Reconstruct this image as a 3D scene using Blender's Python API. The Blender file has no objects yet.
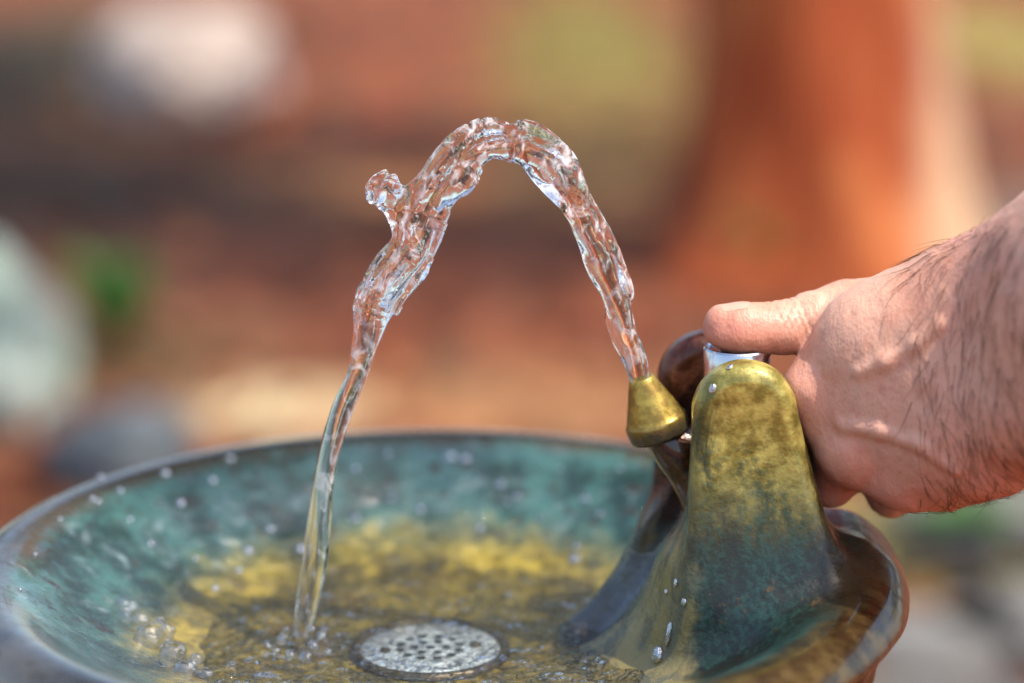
import bpy, bmesh, math, random
import numpy as np
from mathutils import Vector, Matrix
random.seed(7); RNG = np.random.default_rng(7)
R = math.radians
scene = bpy.context.scene
COL = scene.collection

# ------------------------------------------------------------------ camera numbers
W_, H_, F_ = 1024, 683, 2418.0
PIT = R(14.02); SP, CP = math.sin(PIT), math.cos(PIT)
BOWL_Z = 0.90
CX, CY, CZ = -.0335, .0860, .9815            # bowl centre seen from the camera
CAM = Vector((-CX, -CZ*CP + CY*SP, CZ*SP + CY*CP + BOWL_Z))
def P(px, py, d):                             # pixel + depth -> world point
    x = (px-512)/F_*d; y = (py-341.5)/F_*d
    return Vector((CAM.x + x, CAM.y + d*CP - y*SP, CAM.z - d*SP - y*CP))
def G(px, py, z=0.0):                         # pixel -> world point on a level
    a = P(px, py, 1.0) - CAM
    return CAM + a*((z-CAM.z)/a.z)

# ------------------------------------------------------------------ object helpers
def link(o, parent=None):
    COL.objects.link(o)
    if parent: o.parent = parent
    return o
def tag(o, label=None, cat=None, group=None, kind=None):
    if label: o['label'] = label
    if cat: o['category'] = cat
    if group: o['group'] = group
    if kind: o['kind'] = kind
    return o
def empty(name, loc, label, cat, group=None):
    o = bpy.data.objects.new(name, None); o.location = loc; o.empty_display_size = .05
    link(o); return tag(o, label, cat, group)
def mesh_obj(name, V, Fc, mat, parent=None, smooth=True, normals=None, loc=None):
    me = bpy.data.meshes.new(name)
    me.from_pydata([tuple(v) for v in V], [], [tuple(f) for f in Fc])
    if smooth: me.polygons.foreach_set('use_smooth', [True]*len(me.polygons))
    me.update()
    if normals is not None:
        me.normals_split_custom_set_from_vertices([tuple(n) for n in normals])
    if mat: me.materials.append(mat)
    o = bpy.data.objects.new(name, me)
    if loc is not None: o.location = loc
    return link(o, parent)
def bm_obj(name, bm, mat, parent=None, smooth=True, loc=None):
    me = bpy.data.meshes.new(name); bm.normal_update(); bm.to_mesh(me); bm.free()
    if smooth: me.polygons.foreach_set('use_smooth', [True]*len(me.polygons))
    if mat: me.materials.append(mat)
    o = bpy.data.objects.new(name, me)
    if loc is not None: o.location = loc
    return link(o, parent)
def lathe(prof, n=64):
    V, Fc = [], []
    for (r, z) in prof:
        for i in range(n):
            a = 2*math.pi*i/n; V.append((r*math.cos(a), r*math.sin(a), z))
    for j in range(len(prof)-1):
        for i in range(n):
            k = (i+1) % n; Fc.append((j*n+i, j*n+k, (j+1)*n+k, (j+1)*n+i))
    return V, Fc

# ------------------------------------------------------------------ noise + SDF toolkit
_T = RNG.random((64, 64, 64)).astype(np.float32)*2-1
_ROT = [np.array(Matrix.Rotation(a, 3, Vector(v))) for a, v in ((.7, (1,2,3)), (1.9, (3,-1,2)), (2.6, (-2,3,1)))]
def vnoise(p):
    i = np.floor(p).astype(np.int64); f = p-i; f = f*f*f*(f*(f*6-15)+10)
    i &= 63; j = (i+1) & 63
    x0, y0, z0, x1, y1, z1 = i[:,0], i[:,1], i[:,2], j[:,0], j[:,1], j[:,2]
    fx, fy, fz = f[:,0], f[:,1], f[:,2]
    a = _T[x0,y0,z0]*(1-fx)+_T[x1,y0,z0]*fx; b = _T[x0,y1,z0]*(1-fx)+_T[x1,y1,z0]*fx
    c = _T[x0,y0,z1]*(1-fx)+_T[x1,y0,z1]*fx; d = _T[x0,y1,z1]*(1-fx)+_T[x1,y1,z1]*fx
    return (a*(1-fy)+b*fy)*(1-fz)+(c*(1-fy)+d*fy)*fz
def fbm(p, o=3):
    s = 0; a = 1
    for k in range(o): s = s+a*vnoise((p@_ROT[k % 3])*(2.03**k)+k*7.3); a *= .5
    return s
def snoise(p):                                    # two turned lattices, no visible grid
    return .62*(vnoise(p@_ROT[0])+vnoise(p@_ROT[1]+17.3))
def smin(a, b, k):
    h = np.clip(.5+.5*(b-a)/k, 0, 1)
    return b*(1-h)+a*h-k*h*(1-h)
def smax(a, b, k): return -smin(-a, -b, k)
def sst(e0, e1, x):
    t = np.clip((x-e0)/(e1-e0), 0, 1); return t*t*(3-2*t)
def capsule(p, a, b, ra, rb):
    a = np.array(a, float); b = np.array(b, float)
    ab = b-a; t = np.clip(((p-a)@ab)/(ab@ab), 0, 1)
    return np.linalg.norm(p-(a+t[:,None]*ab), axis=1)-(ra+(rb-ra)*t)
def ellipsoid(p, c, r, rot=None):
    q = p-np.array(c, float)
    if rot is not None: q = q@np.array(rot)
    r = np.array(r, float)
    k0 = np.linalg.norm(q/r, axis=1); k1 = np.linalg.norm(q/(r*r), axis=1)+1e-9
    return k0*(k0-1)/k1
def surface(fn, lo, hi, h, newton=2, slack=1.9):
    """sparse surface nets of fn<0, vertices pulled onto the surface; returns V, F, N"""
    B = 8; lo = np.array(lo, float)
    nb = np.ceil((np.array(hi)-lo)/(h*B)).astype(int)
    n = nb*B+1
    g = np.stack(np.meshgrid(*[np.arange(k) for k in nb], indexing='ij'), -1).reshape(-1, 3)
    cen = lo+(g*B+B/2)*h
    dc = fn(cen)
    act = np.abs(dc) < B*h*math.sqrt(3)/2*slack
    D = np.empty(tuple(nb*B+1), np.float32); D[:] = 1
    sg = np.where(dc < 0, -1., 1.).reshape(tuple(nb))
    D[:-1,:-1,:-1] = np.repeat(np.repeat(np.repeat(sg, B, 0), B, 1), B, 2)
    loc = np.stack(np.meshgrid(*[np.arange(B+1)]*3, indexing='ij'), -1).reshape(-1, 3)
    ga = g[act]
    for s in range(0, len(ga), 600):
        idx = (ga[s:s+600, None, :]*B+loc[None]).reshape(-1, 3)
        D[idx[:,0], idx[:,1], idx[:,2]] = fn(lo+idx*h)
    I = D < 0
    c8 = [I[a:n[0]-1+a, b:n[1]-1+b, c:n[2]-1+c] for a in (0,1) for b in (0,1) for c in (0,1)]
    anyc = np.logical_or.reduce(c8); allc = np.logical_and.reduce(c8)
    cells = np.argwhere(anyc & ~allc)
    idm = -np.ones(anyc.shape, np.int32); idm[cells[:,0], cells[:,1], cells[:,2]] = np.arange(len(cells))
    acc = np.zeros((len(cells), 3)); cnt = np.zeros(len(cells))
    cor = [(a,b,c) for a in (0,1) for b in (0,1) for c in (0,1)]
    val = {c: D[cells[:,0]+c[0], cells[:,1]+c[1], cells[:,2]+c[2]] for c in cor}
    for c in cor:
        for ax in range(3):
            if c[ax] == 0:
                e = list(c); e[ax] = 1; e = tuple(e)
                m = (val[c] < 0) != (val[e] < 0)
                t = val[c]/(val[c]-val[e]+1e-12)
                pt = np.tile(np.array(c, float), (len(cells), 1)); pt[:,ax] = t
                acc[m] += pt[m]; cnt[m] += 1
    V = lo+(cells+acc/np.maximum(cnt, 1)[:,None])*h
    Fq = []
    for ax in range(3):
        u, v = (ax+1) % 3, (ax+2) % 3
        sl0 = [slice(None)]*3; sl1 = [slice(None)]*3
        sl0[ax] = slice(0, -1); sl1[ax] = slice(1, None)
        A, Bq = I[tuple(sl0)], I[tuple(sl1)]
        ed = np.argwhere(A != Bq)
        ok = (ed[:,u] > 0) & (ed[:,v] > 0) & (ed[:,u] < n[u]-1) & (ed[:,v] < n[v]-1)
        ed = ed[ok]
        neg = A[ed[:,0], ed[:,1], ed[:,2]]
        def cid(du, dv):
            q = ed.copy(); q[:,u] += du; q[:,v] += dv
            return idm[q[:,0], q[:,1], q[:,2]]
        q = np.stack([cid(-1,-1), cid(0,-1), cid(0,0), cid(-1,0)], 1)
        q[~neg] = q[~neg][:, ::-1]
        Fq.append(q)
    Fq = np.concatenate(Fq); Fq = Fq[(Fq >= 0).all(1)]
    e = h*.5
    def grad(p):
        return np.stack([fn(p+d)-fn(p-d) for d in np.eye(3)*e], 1)/(2*e)
    for _ in range(newton):
        gq = grad(V); st = fn(V)[:,None]*gq/np.maximum((gq**2).sum(1), .2)[:,None]
        ln = np.linalg.norm(st, axis=1, keepdims=True)
        V = V-st*np.minimum(1, h*.8/np.maximum(ln, 1e-9))
    N = grad(V); N /= np.linalg.norm(N, axis=1, keepdims=True)+1e-9
    return V, Fq, N
def submesh(V, Fq, N, mask):
    f = Fq[mask]; u, inv = np.unique(f, return_inverse=True)
    return V[u], inv.reshape(f.shape), N[u]

# ------------------------------------------------------------------ material helpers
class NT:
    def __init__(s, name):
        s.m = bpy.data.materials.new(name); s.m.use_nodes = True
        s.t = s.m.node_tree; s.t.nodes.clear()
        s.out = s.n('ShaderNodeOutputMaterial')
    def n(s, kind, **kw):
        nd = s.t.nodes.new(kind)
        for k, v in kw.items():
            if k.startswith('i_'): 
                key = k[2:].replace('_', ' ')
                nd.inputs[key].default_value = v
            else: setattr(nd, k, v)
        return nd
    def l(s, a, b): s.t.links.new(a, b)
    def math(s, op, a, b=None, c=None, clamp=False):
        nd = s.t.nodes.new('ShaderNodeMath'); nd.operation = op; nd.use_clamp = clamp
        for i, v in enumerate((a, b, c)):
            if v is None: continue
            if isinstance(v, (int, float)): nd.inputs[i].default_value = v
            else: s.l(v, nd.inputs[i])
        return nd.outputs[0]
    def ramp(s, x, lo, hi, a=0., b=1.):
        nd = s.t.nodes.new('ShaderNodeMapRange'); nd.interpolation_type = 'SMOOTHSTEP'
        s.l(x, nd.inputs[0]); nd.inputs[1].default_value = lo; nd.inputs[2].default_value = hi
        nd.inputs[3].default_value = a; nd.inputs[4].default_value = b
        return nd.outputs[0]
    def mix(s, f, a, b):
        nd = s.t.nodes.new('ShaderNodeMix'); nd.data_type = 'RGBA'
        for i, v in ((0, f), (6, a), (7, b)):
            if isinstance(v, (int, float)): nd.inputs[i].default_value = v
            elif isinstance(v, tuple): nd.inputs[i].default_value = v+(1,) if len(v) == 3 else v
            else: s.l(v, nd.inputs[i])
        return nd.outputs[2]
    def noise(s, vec, scale, detail=4, rough=.55, dist=0., out=0):
        nd = s.n('ShaderNodeTexNoise'); nd.inputs['Scale'].default_value = scale
        nd.inputs['Detail'].default_value = detail; nd.inputs['Roughness'].default_value = rough
        nd.inputs['Distortion'].default_value = dist
        if vec is not None: s.l(vec, nd.inputs['Vector'])
        return nd.outputs[out]
    def vmap(s, vec, scale=(1,1,1), loc=(0,0,0)):
        nd = s.n('ShaderNodeMapping'); nd.inputs['Scale'].default_value = scale; nd.inputs['Location'].default_value = loc
        s.l(vec, nd.inputs['Vector']); return nd.outputs[0]
    def bump(s, h, strength=.3, dist=.001, nrm=None):
        nd = s.n('ShaderNodeBump'); nd.inputs['Strength'].default_value = strength; nd.inputs['Distance'].default_value = dist
        s.l(h, nd.inputs['Height'])
        if nrm: s.l(nrm, nd.inputs['Normal'])
        return nd.outputs[0]
    def bsdf(s, base=None, rough=.5, metal=0., nrm=None, **kw):
        nd = s.n('ShaderNodeBsdfPrincipled')
        for key, v in (('Base Color', base), ('Roughness', rough), ('Metallic', metal), ('Normal', nrm)):
            if v is None: continue
            if isinstance(v, tuple): nd.inputs[key].default_value = v+(1,)
            elif isinstance(v, (int, float)): nd.inputs[key].default_value = v
            else: s.l(v, nd.inputs[key])
        for k, v in kw.items():
            key = k.replace('_', ' ')
            if isinstance(v, (int, float, tuple)): nd.inputs[key].default_value = v
            else: s.l(v, nd.inputs[key])
        s.l(nd.outputs[0], s.out.inputs[0]); return nd
    def obj(s): return s.n('ShaderNodeTexCoord').outputs['Object']
    def sep(s, v):
        nd = s.n('ShaderNodeSeparateXYZ'); s.l(v, nd.inputs[0]); return nd.outputs

def mat_bronze():
    t = NT('aged_bronze'); o = t.obj(); x, y, z = t.sep(o)[:3]
    r = t.math('SQRT', t.math('ADD', t.math('MULTIPLY', x, x), t.math('MULTIPLY', y, y)))
    n1 = t.noise(o, 38, 6, .62); n2 = t.noise(o, 120, 5, .6); n3 = t.noise(o, 340, 3, .6); n4 = t.noise(t.vmap(o, (1,1,.35)), 70, 5, .65, .6)
    # bowl: ochre floor, green-blue wall, brown lip
    zz = t.math('ADD', z, t.math('MULTIPLY', t.math('SUBTRACT', n1, .5), .034))
    floor_c = t.mix(t.ramp(n2, .35, .62), (.20,.145,.022), (.46,.34,.055))
    floor_c = t.mix(t.ramp(n1, .5, .7), floor_c, (.22,.12,.03))
    wall_c = t.mix(t.ramp(n1, .40, .60), (.060,.155,.132), (.016,.042,.032))
    wall_c = t.mix(t.ramp(n4, .54, .80), wall_c, (.24,.33,.33))
    wall_c = t.mix(t.ramp(n2, .59, .66), wall_c, (.035,.025,.015))
    lip_c = t.mix(t.ramp(n2, .50, .70), (.155,.130,.092), (.10,.072,.038))
    floor_c = t.mix(t.ramp(t.noise(o, 22, 4, .6), .40, .70), floor_c, (.11,.088,.026)); c = t.mix(t.ramp(zz, -.040, -.024), floor_c, wall_c)
    lip_c = t.mix(t.ramp(x, .06, .12), lip_c, t.mix(t.ramp(n2, .4, .64), (.06,.038,.013), (.15,.10,.032)))
    lip_m = t.ramp(t.math('ADD', r, t.math('MULTIPLY', t.math('SUBTRACT', n1, .5), .02)), .160, .174)
    c = t.mix(lip_m, c, lip_c)
    # housing: gold on the shields, teal patches, dark foot
    hx = t.math('SUBTRACT', x, .122); hy = t.math('MULTIPLY', y, .85)
    hr = t.math('SQRT', t.math('ADD', t.math('MULTIPLY', hx, hx), t.math('MULTIPLY', hy, hy)))
    hm = t.ramp(t.math('ADD', hr, t.math('MULTIPLY', t.math('SUBTRACT', n1, .5), .03)), .075, .058)
    gold = t.mix(t.ramp(n2, .36, .64), (.26,.215,.045), (.60,.50,.13))
    gold = t.mix(t.ramp(n4, .52, .72), gold, (.16,.15,.04))
    teal = t.mix(t.ramp(n3, .4, .65), (.006,.016,.011), (.024,.062,.048))
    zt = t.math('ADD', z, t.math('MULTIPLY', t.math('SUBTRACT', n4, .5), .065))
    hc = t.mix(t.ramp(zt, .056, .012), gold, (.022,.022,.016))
    spot = t.math('MULTIPLY', t.ramp(t.math('ADD', n4, t.math('MULTIPLY', n3, .45)), .62, .90), t.ramp(z, .075, .05, 0., .8))
    hc = t.mix(spot, hc, teal)
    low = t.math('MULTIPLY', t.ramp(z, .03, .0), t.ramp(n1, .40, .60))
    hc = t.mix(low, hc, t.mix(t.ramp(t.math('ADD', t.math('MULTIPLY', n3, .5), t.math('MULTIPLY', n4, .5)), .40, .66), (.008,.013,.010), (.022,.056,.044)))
    hc = t.mix(t.math('MULTIPLY', t.ramp(n2, .60, .70), t.ramp(z, .03, .0)), hc, (.10,.055,.02))
    left = t.ramp(t.math('ADD', x, t.math('MULTIPLY', t.math('SUBTRACT', n2, .5), .02)), .108, .098)
    hc = t.mix(t.math('MULTIPLY', left, .75), hc, t.mix(t.ramp(n4, .44, .60), (.36,.28,.10), (.15,.135,.075)))  # sunlit tan, shadow-grey and wet streaks painted into the left slope
    rimr = t.ramp(x, .145, .165)
    hc = t.mix(t.math('MULTIPLY', rimr, t.ramp(z, .02, .0)), hc, (.055,.035,.014))
    inner = t.ramp(y, -.012, -.004)                   # red-brown inside faces
    hc = t.mix(t.math('MULTIPLY', inner, t.ramp(z, -.005, .02)), hc, t.mix(t.ramp(n2, .4, .6), (.05,.012,.006), (.12,.035,.015)))
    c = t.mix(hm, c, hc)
    rg = t.math('SUBTRACT', t.ramp(n2, .3, .7, .24, .42), t.math('MULTIPLY', lip_m, t.ramp(x, .05, .10, .08, .02)))
    rg = t.math('SUBTRACT', rg, t.math('MULTIPLY', t.math('MULTIPLY', t.ramp(x, .06, .08), t.math('MULTIPLY', t.ramp(t.math('ABSOLUTE', y), .02, .008), t.ramp(x, .115, .10))), .18))
    mt = t.math('MULTIPLY', t.ramp(n1, .35, .65, .85, .5), t.math('MAXIMUM', t.math('MAXIMUM', lip_m, hm), .22))
    hgt = t.math('MULTIPLY', t.math('ADD', n3, t.math('MULTIPLY', n2, 1.5)), t.math('SUBTRACT', 1., t.math('MULTIPLY', lip_m, .8)))
    mt = t.math('SUBTRACT', mt, t.math('MULTIPLY', hm, .25)); mt = t.math('MULTIPLY', mt, t.math('SUBTRACT', 1., t.math('MULTIPLY', hm, t.ramp(zt, .04, .0, 0., .6))))
    dk = t.n('ShaderNodeAttribute', attribute_name='wet_shade').outputs['Fac']
    if True:
        cd = t.mix(t.ramp(z, .002, .02), t.mix(t.ramp(n2, .4, .65), (.07,.07,.068), (.05,.042,.025)), t.mix(t.ramp(n2, .4, .6), (.035,.010,.006), (.08,.028,.014)))
        c = t.mix(dk, c, cd)
        rd = t.ramp(z, .0, .02, .08, .28)
        rg = t.math('ADD', t.math('MULTIPLY', rd, dk), t.math('MULTIPLY', rg, t.math('SUBTRACT', 1., dk)))
    t.bsdf(c, rg, mt, t.bump(t.math('ADD', hgt, t.math('MULTIPLY', dk, t.math('MULTIPLY', t.noise(t.vmap(o, (.5,2.2,.5)), 110, 3), 4.))), .25, .0012), Coat_Weight=t.math('MAXIMUM', t.math('MULTIPLY', t.ramp(hm, .2, .8, 1., .35), t.ramp(x, .06, .11, 1., .5)), dk), Coat_Roughness=.04, Coat_Normal=t.bump(t.math('MULTIPLY', t.math('ADD', t.noise(o, 95, 3, .55, .6), t.math('MULTIPLY', n2, .4)), t.ramp(z, -.004, -.018)), .8, .005))
    return t.m
def mat_brass():
    t = NT('worn_brass'); o = t.obj(); n = t.noise(o, 160, 5, .6); n2 = t.noise(o, 420, 3)
    z = t.sep(o)[2]
    c = t.mix(t.ramp(n, .4, .62), (.50,.35,.07), (.27,.17,.035))
    c = t.mix(t.ramp(t.math('ADD', z, t.math('MULTIPLY', n, .012)), .0145, .0085), c, (.13,.10,.06))
    t.bsdf(c, t.ramp(n2, .3, .7, .25, .45), .6, t.bump(n, .3, .001)); return t.m
def mat_chrome():
    t = NT('polished_steel'); n = t.noise(t.obj(), 300, 2)
    t.bsdf((.66,.66,.69), t.ramp(n, .3, .7, .12, .2), 1.0); return t.m
def mat_drain():
    t = NT('drain_metal'); n = t.noise(t.obj(), 150, 4)
    t.bsdf(t.mix(n, (.58,.66,.71), (.74,.81,.85)), .28, .15, t.bump(n, .1, .0005)); return t.m
def mat_dark():
    t = NT('dark_hole'); n = t.noise(t.obj(), 200, 2)
    t.bsdf(t.mix(n, (.01,.011,.01), (.02,.022,.02)), .4); return t.m
def mat_glass():
    t = NT('clear_water'); o = t.obj(); n = t.noise(o, 620, 3, .6, .8)
    t.bsdf((1,1,1), 0.0, 0., t.bump(n, .06, .0008), IOR=1.33, Transmission_Weight=1.0)
    g = t.out.inputs[0].links[0].from_socket            # white streaks: aeration, and highlights painted as diffuse white
    z = t.sep(o)[2]
    f = t.math('MULTIPLY', t.ramp(t.noise(t.vmap(o, (1.4,1.4,.8)), 150, 4, .6, .8), .46, .70), t.ramp(z, .0, .10, .35, .60))
    f = t.math('MULTIPLY', f, t.math('SUBTRACT', 1., t.n('ShaderNodeNewGeometry').outputs['Backfacing']))
    df = t.n('ShaderNodeBsdfDiffuse'); df.inputs[0].default_value = (.93,.93,.95,1)
    mx = t.n('ShaderNodeMixShader'); t.l(f, mx.inputs[0]); t.l(g, mx.inputs[1]); t.l(df.outputs[0], mx.inputs[2])
    t.l(mx.outputs[0], t.out.inputs[0]); return t.m
def mat_drop(gain=1.6, add=.22, rough=.06):
    t = NT('water_bead'); n = t.noise(t.obj(), 3, 1); b = t.bump(n, .2, .1)
    lw = t.n('ShaderNodeLayerWeight'); lw.inputs[0].default_value = .35; t.l(b, lw.inputs['Normal'])
    tr = t.n('ShaderNodeBsdfTransparent'); tr.inputs[0].default_value = (.96,.97,.96,1)
    gl = t.n('ShaderNodeBsdfGlossy'); gl.inputs['Roughness'].default_value = rough; t.l(b, gl.inputs['Normal'])
    mx = t.n('ShaderNodeMixShader'); t.l(t.math('ADD', t.math('MULTIPLY', lw.outputs['Facing'], gain*.4), add, clamp=True), mx.inputs[0]); t.l(tr.outputs[0], mx.inputs[1]); t.l(gl.outputs[0], mx.inputs[2])
    t.l(mx.outputs[0], t.out.inputs[0]); return t.m
def mat_film():
    t = NT('shallow_water'); o = t.obj()
    n = t.noise(t.vmap(o, (1,1.5,1)), 115, 3, .55, .7); n2 = t.noise(o, 260, 2)
    b = t.bump(t.math('ADD', n, t.math('MULTIPLY', n2, .45)), 1., .008)
    fr = t.n('ShaderNodeFresnel', i_IOR=1.33); t.l(b, fr.inputs['Normal'])
    tr = t.n('ShaderNodeBsdfTransparent'); tr.inputs[0].default_value = (.97,.98,.96,1)
    gl = t.n('ShaderNodeBsdfGlossy'); gl.inputs['Roughness'].default_value = .02; t.l(b, gl.inputs['Normal'])
    mx = t.n('ShaderNodeMixShader'); t.l(t.math('MULTIPLY', fr.outputs[0], 2.1, clamp=True), mx.inputs[0]); t.l(tr.outputs[0], mx.inputs[1]); t.l(gl.outputs[0], mx.inputs[2])
    t.l(mx.outputs[0], t.out.inputs[0]); return t.m
def mat_skin():
    t = NT('skin'); o = t.obj()
    red = t.n('ShaderNodeAttribute', attribute_name='redness').outputs['Fac']
    n = t.noise(o, 60, 4, .6); n2 = t.noise(o, 260, 3)
    vo = t.n('ShaderNodeTexVoronoi'); vo.inputs['Scale'].default_value = 900; t.l(t.vmap(o, (1,1,.6)), vo.inputs['Vector'])
    wv = t.noise(t.vmap(o, (1.6,1,.5)), 420, 3, .6)
    c = t.mix(n, (.70,.375,.25), (.80,.475,.34))
    c = t.mix(t.math('MULTIPLY', t.ramp(n2, .48, .7), .35), c, (.50,.20,.13))
    c = t.mix(t.math('MULTIPLY', t.ramp(t.noise(o, 28, 3, .6), .48, .66), .4), c, (.62,.24,.15))
    c = t.mix(t.math('MULTIPLY', red, .75), c, (.70,.24,.16))
    h = t.math('ADD', t.math('MULTIPLY', vo.outputs['Distance'], .6), wv)
    t.bsdf(c, t.ramp(n2, .3, .7, .38, .52), 0., t.bump(h, .35, .0008), Subsurface_Weight=.35, Subsurface_Radius=(.012,.005,.003), Subsurface_Scale=.2, Specular_IOR_Level=.45)
    return t.m
def mat_nail():
    t = NT('nail'); n = t.noise(t.vmap(t.obj(), (1,6,1)), 200, 2)
    t.bsdf(t.mix(n, (.68,.38,.27), (.74,.43,.32)), .3); return t.m
def mat_hair():
    t = NT('arm_hair'); n = t.noise(t.obj(), 40, 2)
    t.bsdf(t.mix(n, (.045,.02,.010), (.15,.07,.03)), .45); return t.m
def mat_rock(name, a, b, moss=None):
    t = NT(name); o = t.obj(); n = t.noise(o, 5, 6, .65); n2 = t.noise(o, 22, 5, .6)
    c = t.mix(t.ramp(n, .35, .65), a, b)
    if moss: c = t.mix(t.ramp(n2, .5, .66), c, moss)
    t.bsdf(c, .85, 0., t.bump(t.math('ADD', n, n2), .5, .03)); return t.m
def mat_bark():
    t = NT('bark'); o = t.obj(); v = t.vmap(o, (1,1,.22))
    n = t.noise(v, 16, 6, .65, .4); n2 = t.noise(o, 3, 3)
    c = t.mix(t.ramp(n, .35, .65), (.34,.052,.009), (.45,.105,.027)); c = t.mix(t.ramp(n2, .45, .7), c, (.55,.17,.045))
    x, y, z = t.sep(o)[:3]                            # sunlit strip painted into the bark, low on one side
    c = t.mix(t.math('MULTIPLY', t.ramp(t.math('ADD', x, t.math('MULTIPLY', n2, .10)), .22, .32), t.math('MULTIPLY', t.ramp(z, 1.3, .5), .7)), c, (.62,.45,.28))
    t.bsdf(c, .9, 0., t.bump(n, .9, .03)); return t.m
def mat_leaf(name, a, b, c3):
    t = NT(name); oi = t.n('ShaderNodeAttribute', attribute_name='tint').outputs['Fac']
    c = t.mix(t.ramp(oi, 0, .6), a, b); c = t.mix(t.ramp(oi, .7, 1.), c, c3)
    d = t.n('ShaderNodeBsdfPrincipled'); t.l(c, d.inputs['Base Color']); d.inputs['Roughness'].default_value = .55
    tl = t.n('ShaderNodeBsdfTranslucent'); t.l(c, tl.inputs[0])
    mx = t.n('ShaderNodeMixShader'); mx.inputs[0].default_value = .35
    t.l(d.outputs[0], mx.inputs[1]); t.l(tl.outputs[0], mx.inputs[2]); t.l(mx.outputs[0], t.out.inputs[0]); return t.m
def mat_ground(spots):
    t = NT('earth'); o = t.obj(); ov = t.vmap(o, (1,.3,1)); n = t.noise(ov, 1.6, 5, .6); n2 = t.noise(ov, 6, 6, .65); n3 = t.noise(o, 40, 4, .6)
    c = t.mix(t.ramp(n, .35, .65), (.20,.038,.010), (.36,.080,.017))
    c = t.mix(t.ramp(n2, .42, .62), c, (.11,.050,.020))
    x, y, z = t.sep(o)[:3]
    for (cx, cy, rx, ry, col, amt) in spots:
        dx = t.math('DIVIDE', t.math('SUBTRACT', x, cx), rx); dy = t.math('DIVIDE', t.math('SUBTRACT', y, cy), ry)
        dd = t.math('SQRT', t.math('ADD', t.math('MULTIPLY', dx, dx), t.math('MULTIPLY', dy, dy)))
        dd = t.math('ADD', dd, t.math('MULTIPLY', t.math('SUBTRACT', n2, .5), 1.7))
        c = t.mix(t.math('MULTIPLY', t.ramp(dd, 1.35, .35), amt), c, t.mix(n3, tuple(v*.75 for v in col), tuple(min(1, v*1.2) for v in col)))
    t.bsdf(c, .95, 0., t.bump(t.math('ADD', n2, n3), .6, .03)); return t.m

# ------------------------------------------------------------------ light, sky, camera
SUN_EL, SUN_AZ = R(62), R(116)                     # azimuth from +Y towards +X
sun_dir = Vector((math.cos(SUN_EL)*math.sin(SUN_AZ), math.cos(SUN_EL)*math.cos(SUN_AZ), math.sin(SUN_EL)))
w = bpy.data.worlds.new('World'); scene.world = w; w.use_nodes = True
nt = w.node_tree; bg = nt.nodes['Background']
sky = nt.nodes.new('ShaderNodeTexSky'); sky.sky_type = 'NISHITA'; sky.sun_disc = False
sky.sun_elevation = SUN_EL; sky.sun_rotation = SUN_AZ
sky.air_density = 1.0; sky.dust_density = 2.5; sky.ozone_density = 1.0
nt.links.new(sky.outputs[0], bg.inputs[0]); bg.inputs[1].default_value = .28
sl = bpy.data.lights.new('sun', 'SUN'); sl.energy = 5.0; sl.angle = R(.5); sl.color = (1, .93, .82)
so = bpy.data.objects.new('sun', sl); so.rotation_euler = (-sun_dir).to_track_quat('-Z', 'Y').to_euler(); so.location = (0, 0, 6); link(so)
cam = bpy.data.cameras.new('camera'); co = bpy.data.objects.new('camera', cam); link(co)
co.location = CAM; co.rotation_euler = (math.pi/2-PIT, 0, 0)
cam.sensor_width = 36; cam.lens = 36*F_/W_; cam.clip_start = .01; cam.clip_end = 2000
cam.dof.use_dof = True; cam.dof.focus_distance = .942; cam.dof.aperture_fstop = 2.8
scene.camera = co
scene.view_settings.view_transform = 'Standard'; scene.view_settings.look = 'None'
scene.cycles.max_bounces = 12; scene.cycles.transmission_bounces = 10; scene.cycles.transparent_max_bounces = 10
scene.cycles.caustics_reflective = False; scene.cycles.caustics_refractive = False
scene.cycles.sample_clamp_indirect = 6; scene.cycles.use_denoising = True

# ------------------------------------------------------------------ fountain
BASE = Vector((0, 0, BOWL_Z))
PROF = np.array([(0,-.0475),(.03,-.047),(.075,-.045),(.105,-.0405),(.130,-.0305),(.150,-.0175),(.163,-.0085),(.173,-.0035),(.181,-.0035),(.1865,-.0075),(.188,-.0105)])
def chaikin(p, it):
    for _ in range(it):
        q = np.empty((2*len(p)-2, 2)); q[0::2] = .75*p[:-1]+.25*p[1:]; q[1::2] = .25*p[:-1]+.75*p[1:]
        p = np.vstack([p[:1], q, p[-1:]])
    return p
PR = chaikin(PROF, 2)
_rg = np.linspace(0, .24, 481); _zg = np.linspace(-.10, .14, 481)
_RR, _ZZ = np.meshgrid(_rg, _zg, indexing='ij')
_d = np.full(_RR.shape, 9.)
for (a, b) in zip(PR[:-1], PR[1:]):
    ab = b-a; t_ = np.clip(((_RR-a[0])*ab[0]+(_ZZ-a[1])*ab[1])/(ab@ab), 0, 1)
    _d = np.minimum(_d, np.hypot(_RR-a[0]-t_*ab[0], _ZZ-a[1]-t_*ab[1]))
def sd_bowl(p):
    r = np.hypot(p[:,0], p[:,1])
    u = np.clip(r/.24*480, 0, 479.999); v = np.clip((p[:,2]+.10)/.24*480, 0, 479.999)
    i = u.astype(int); j = v.astype(int); fu = u-i; fv = v-j
    d = (_d[i,j]*(1-fu)+_d[i+1,j]*fu)*(1-fv)+(_d[i,j+1]*(1-fu)+_d[i+1,j+1]*fu)*fv
    return d-.0042
FIN_X, FIN_Y = .1245, .0245
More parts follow.
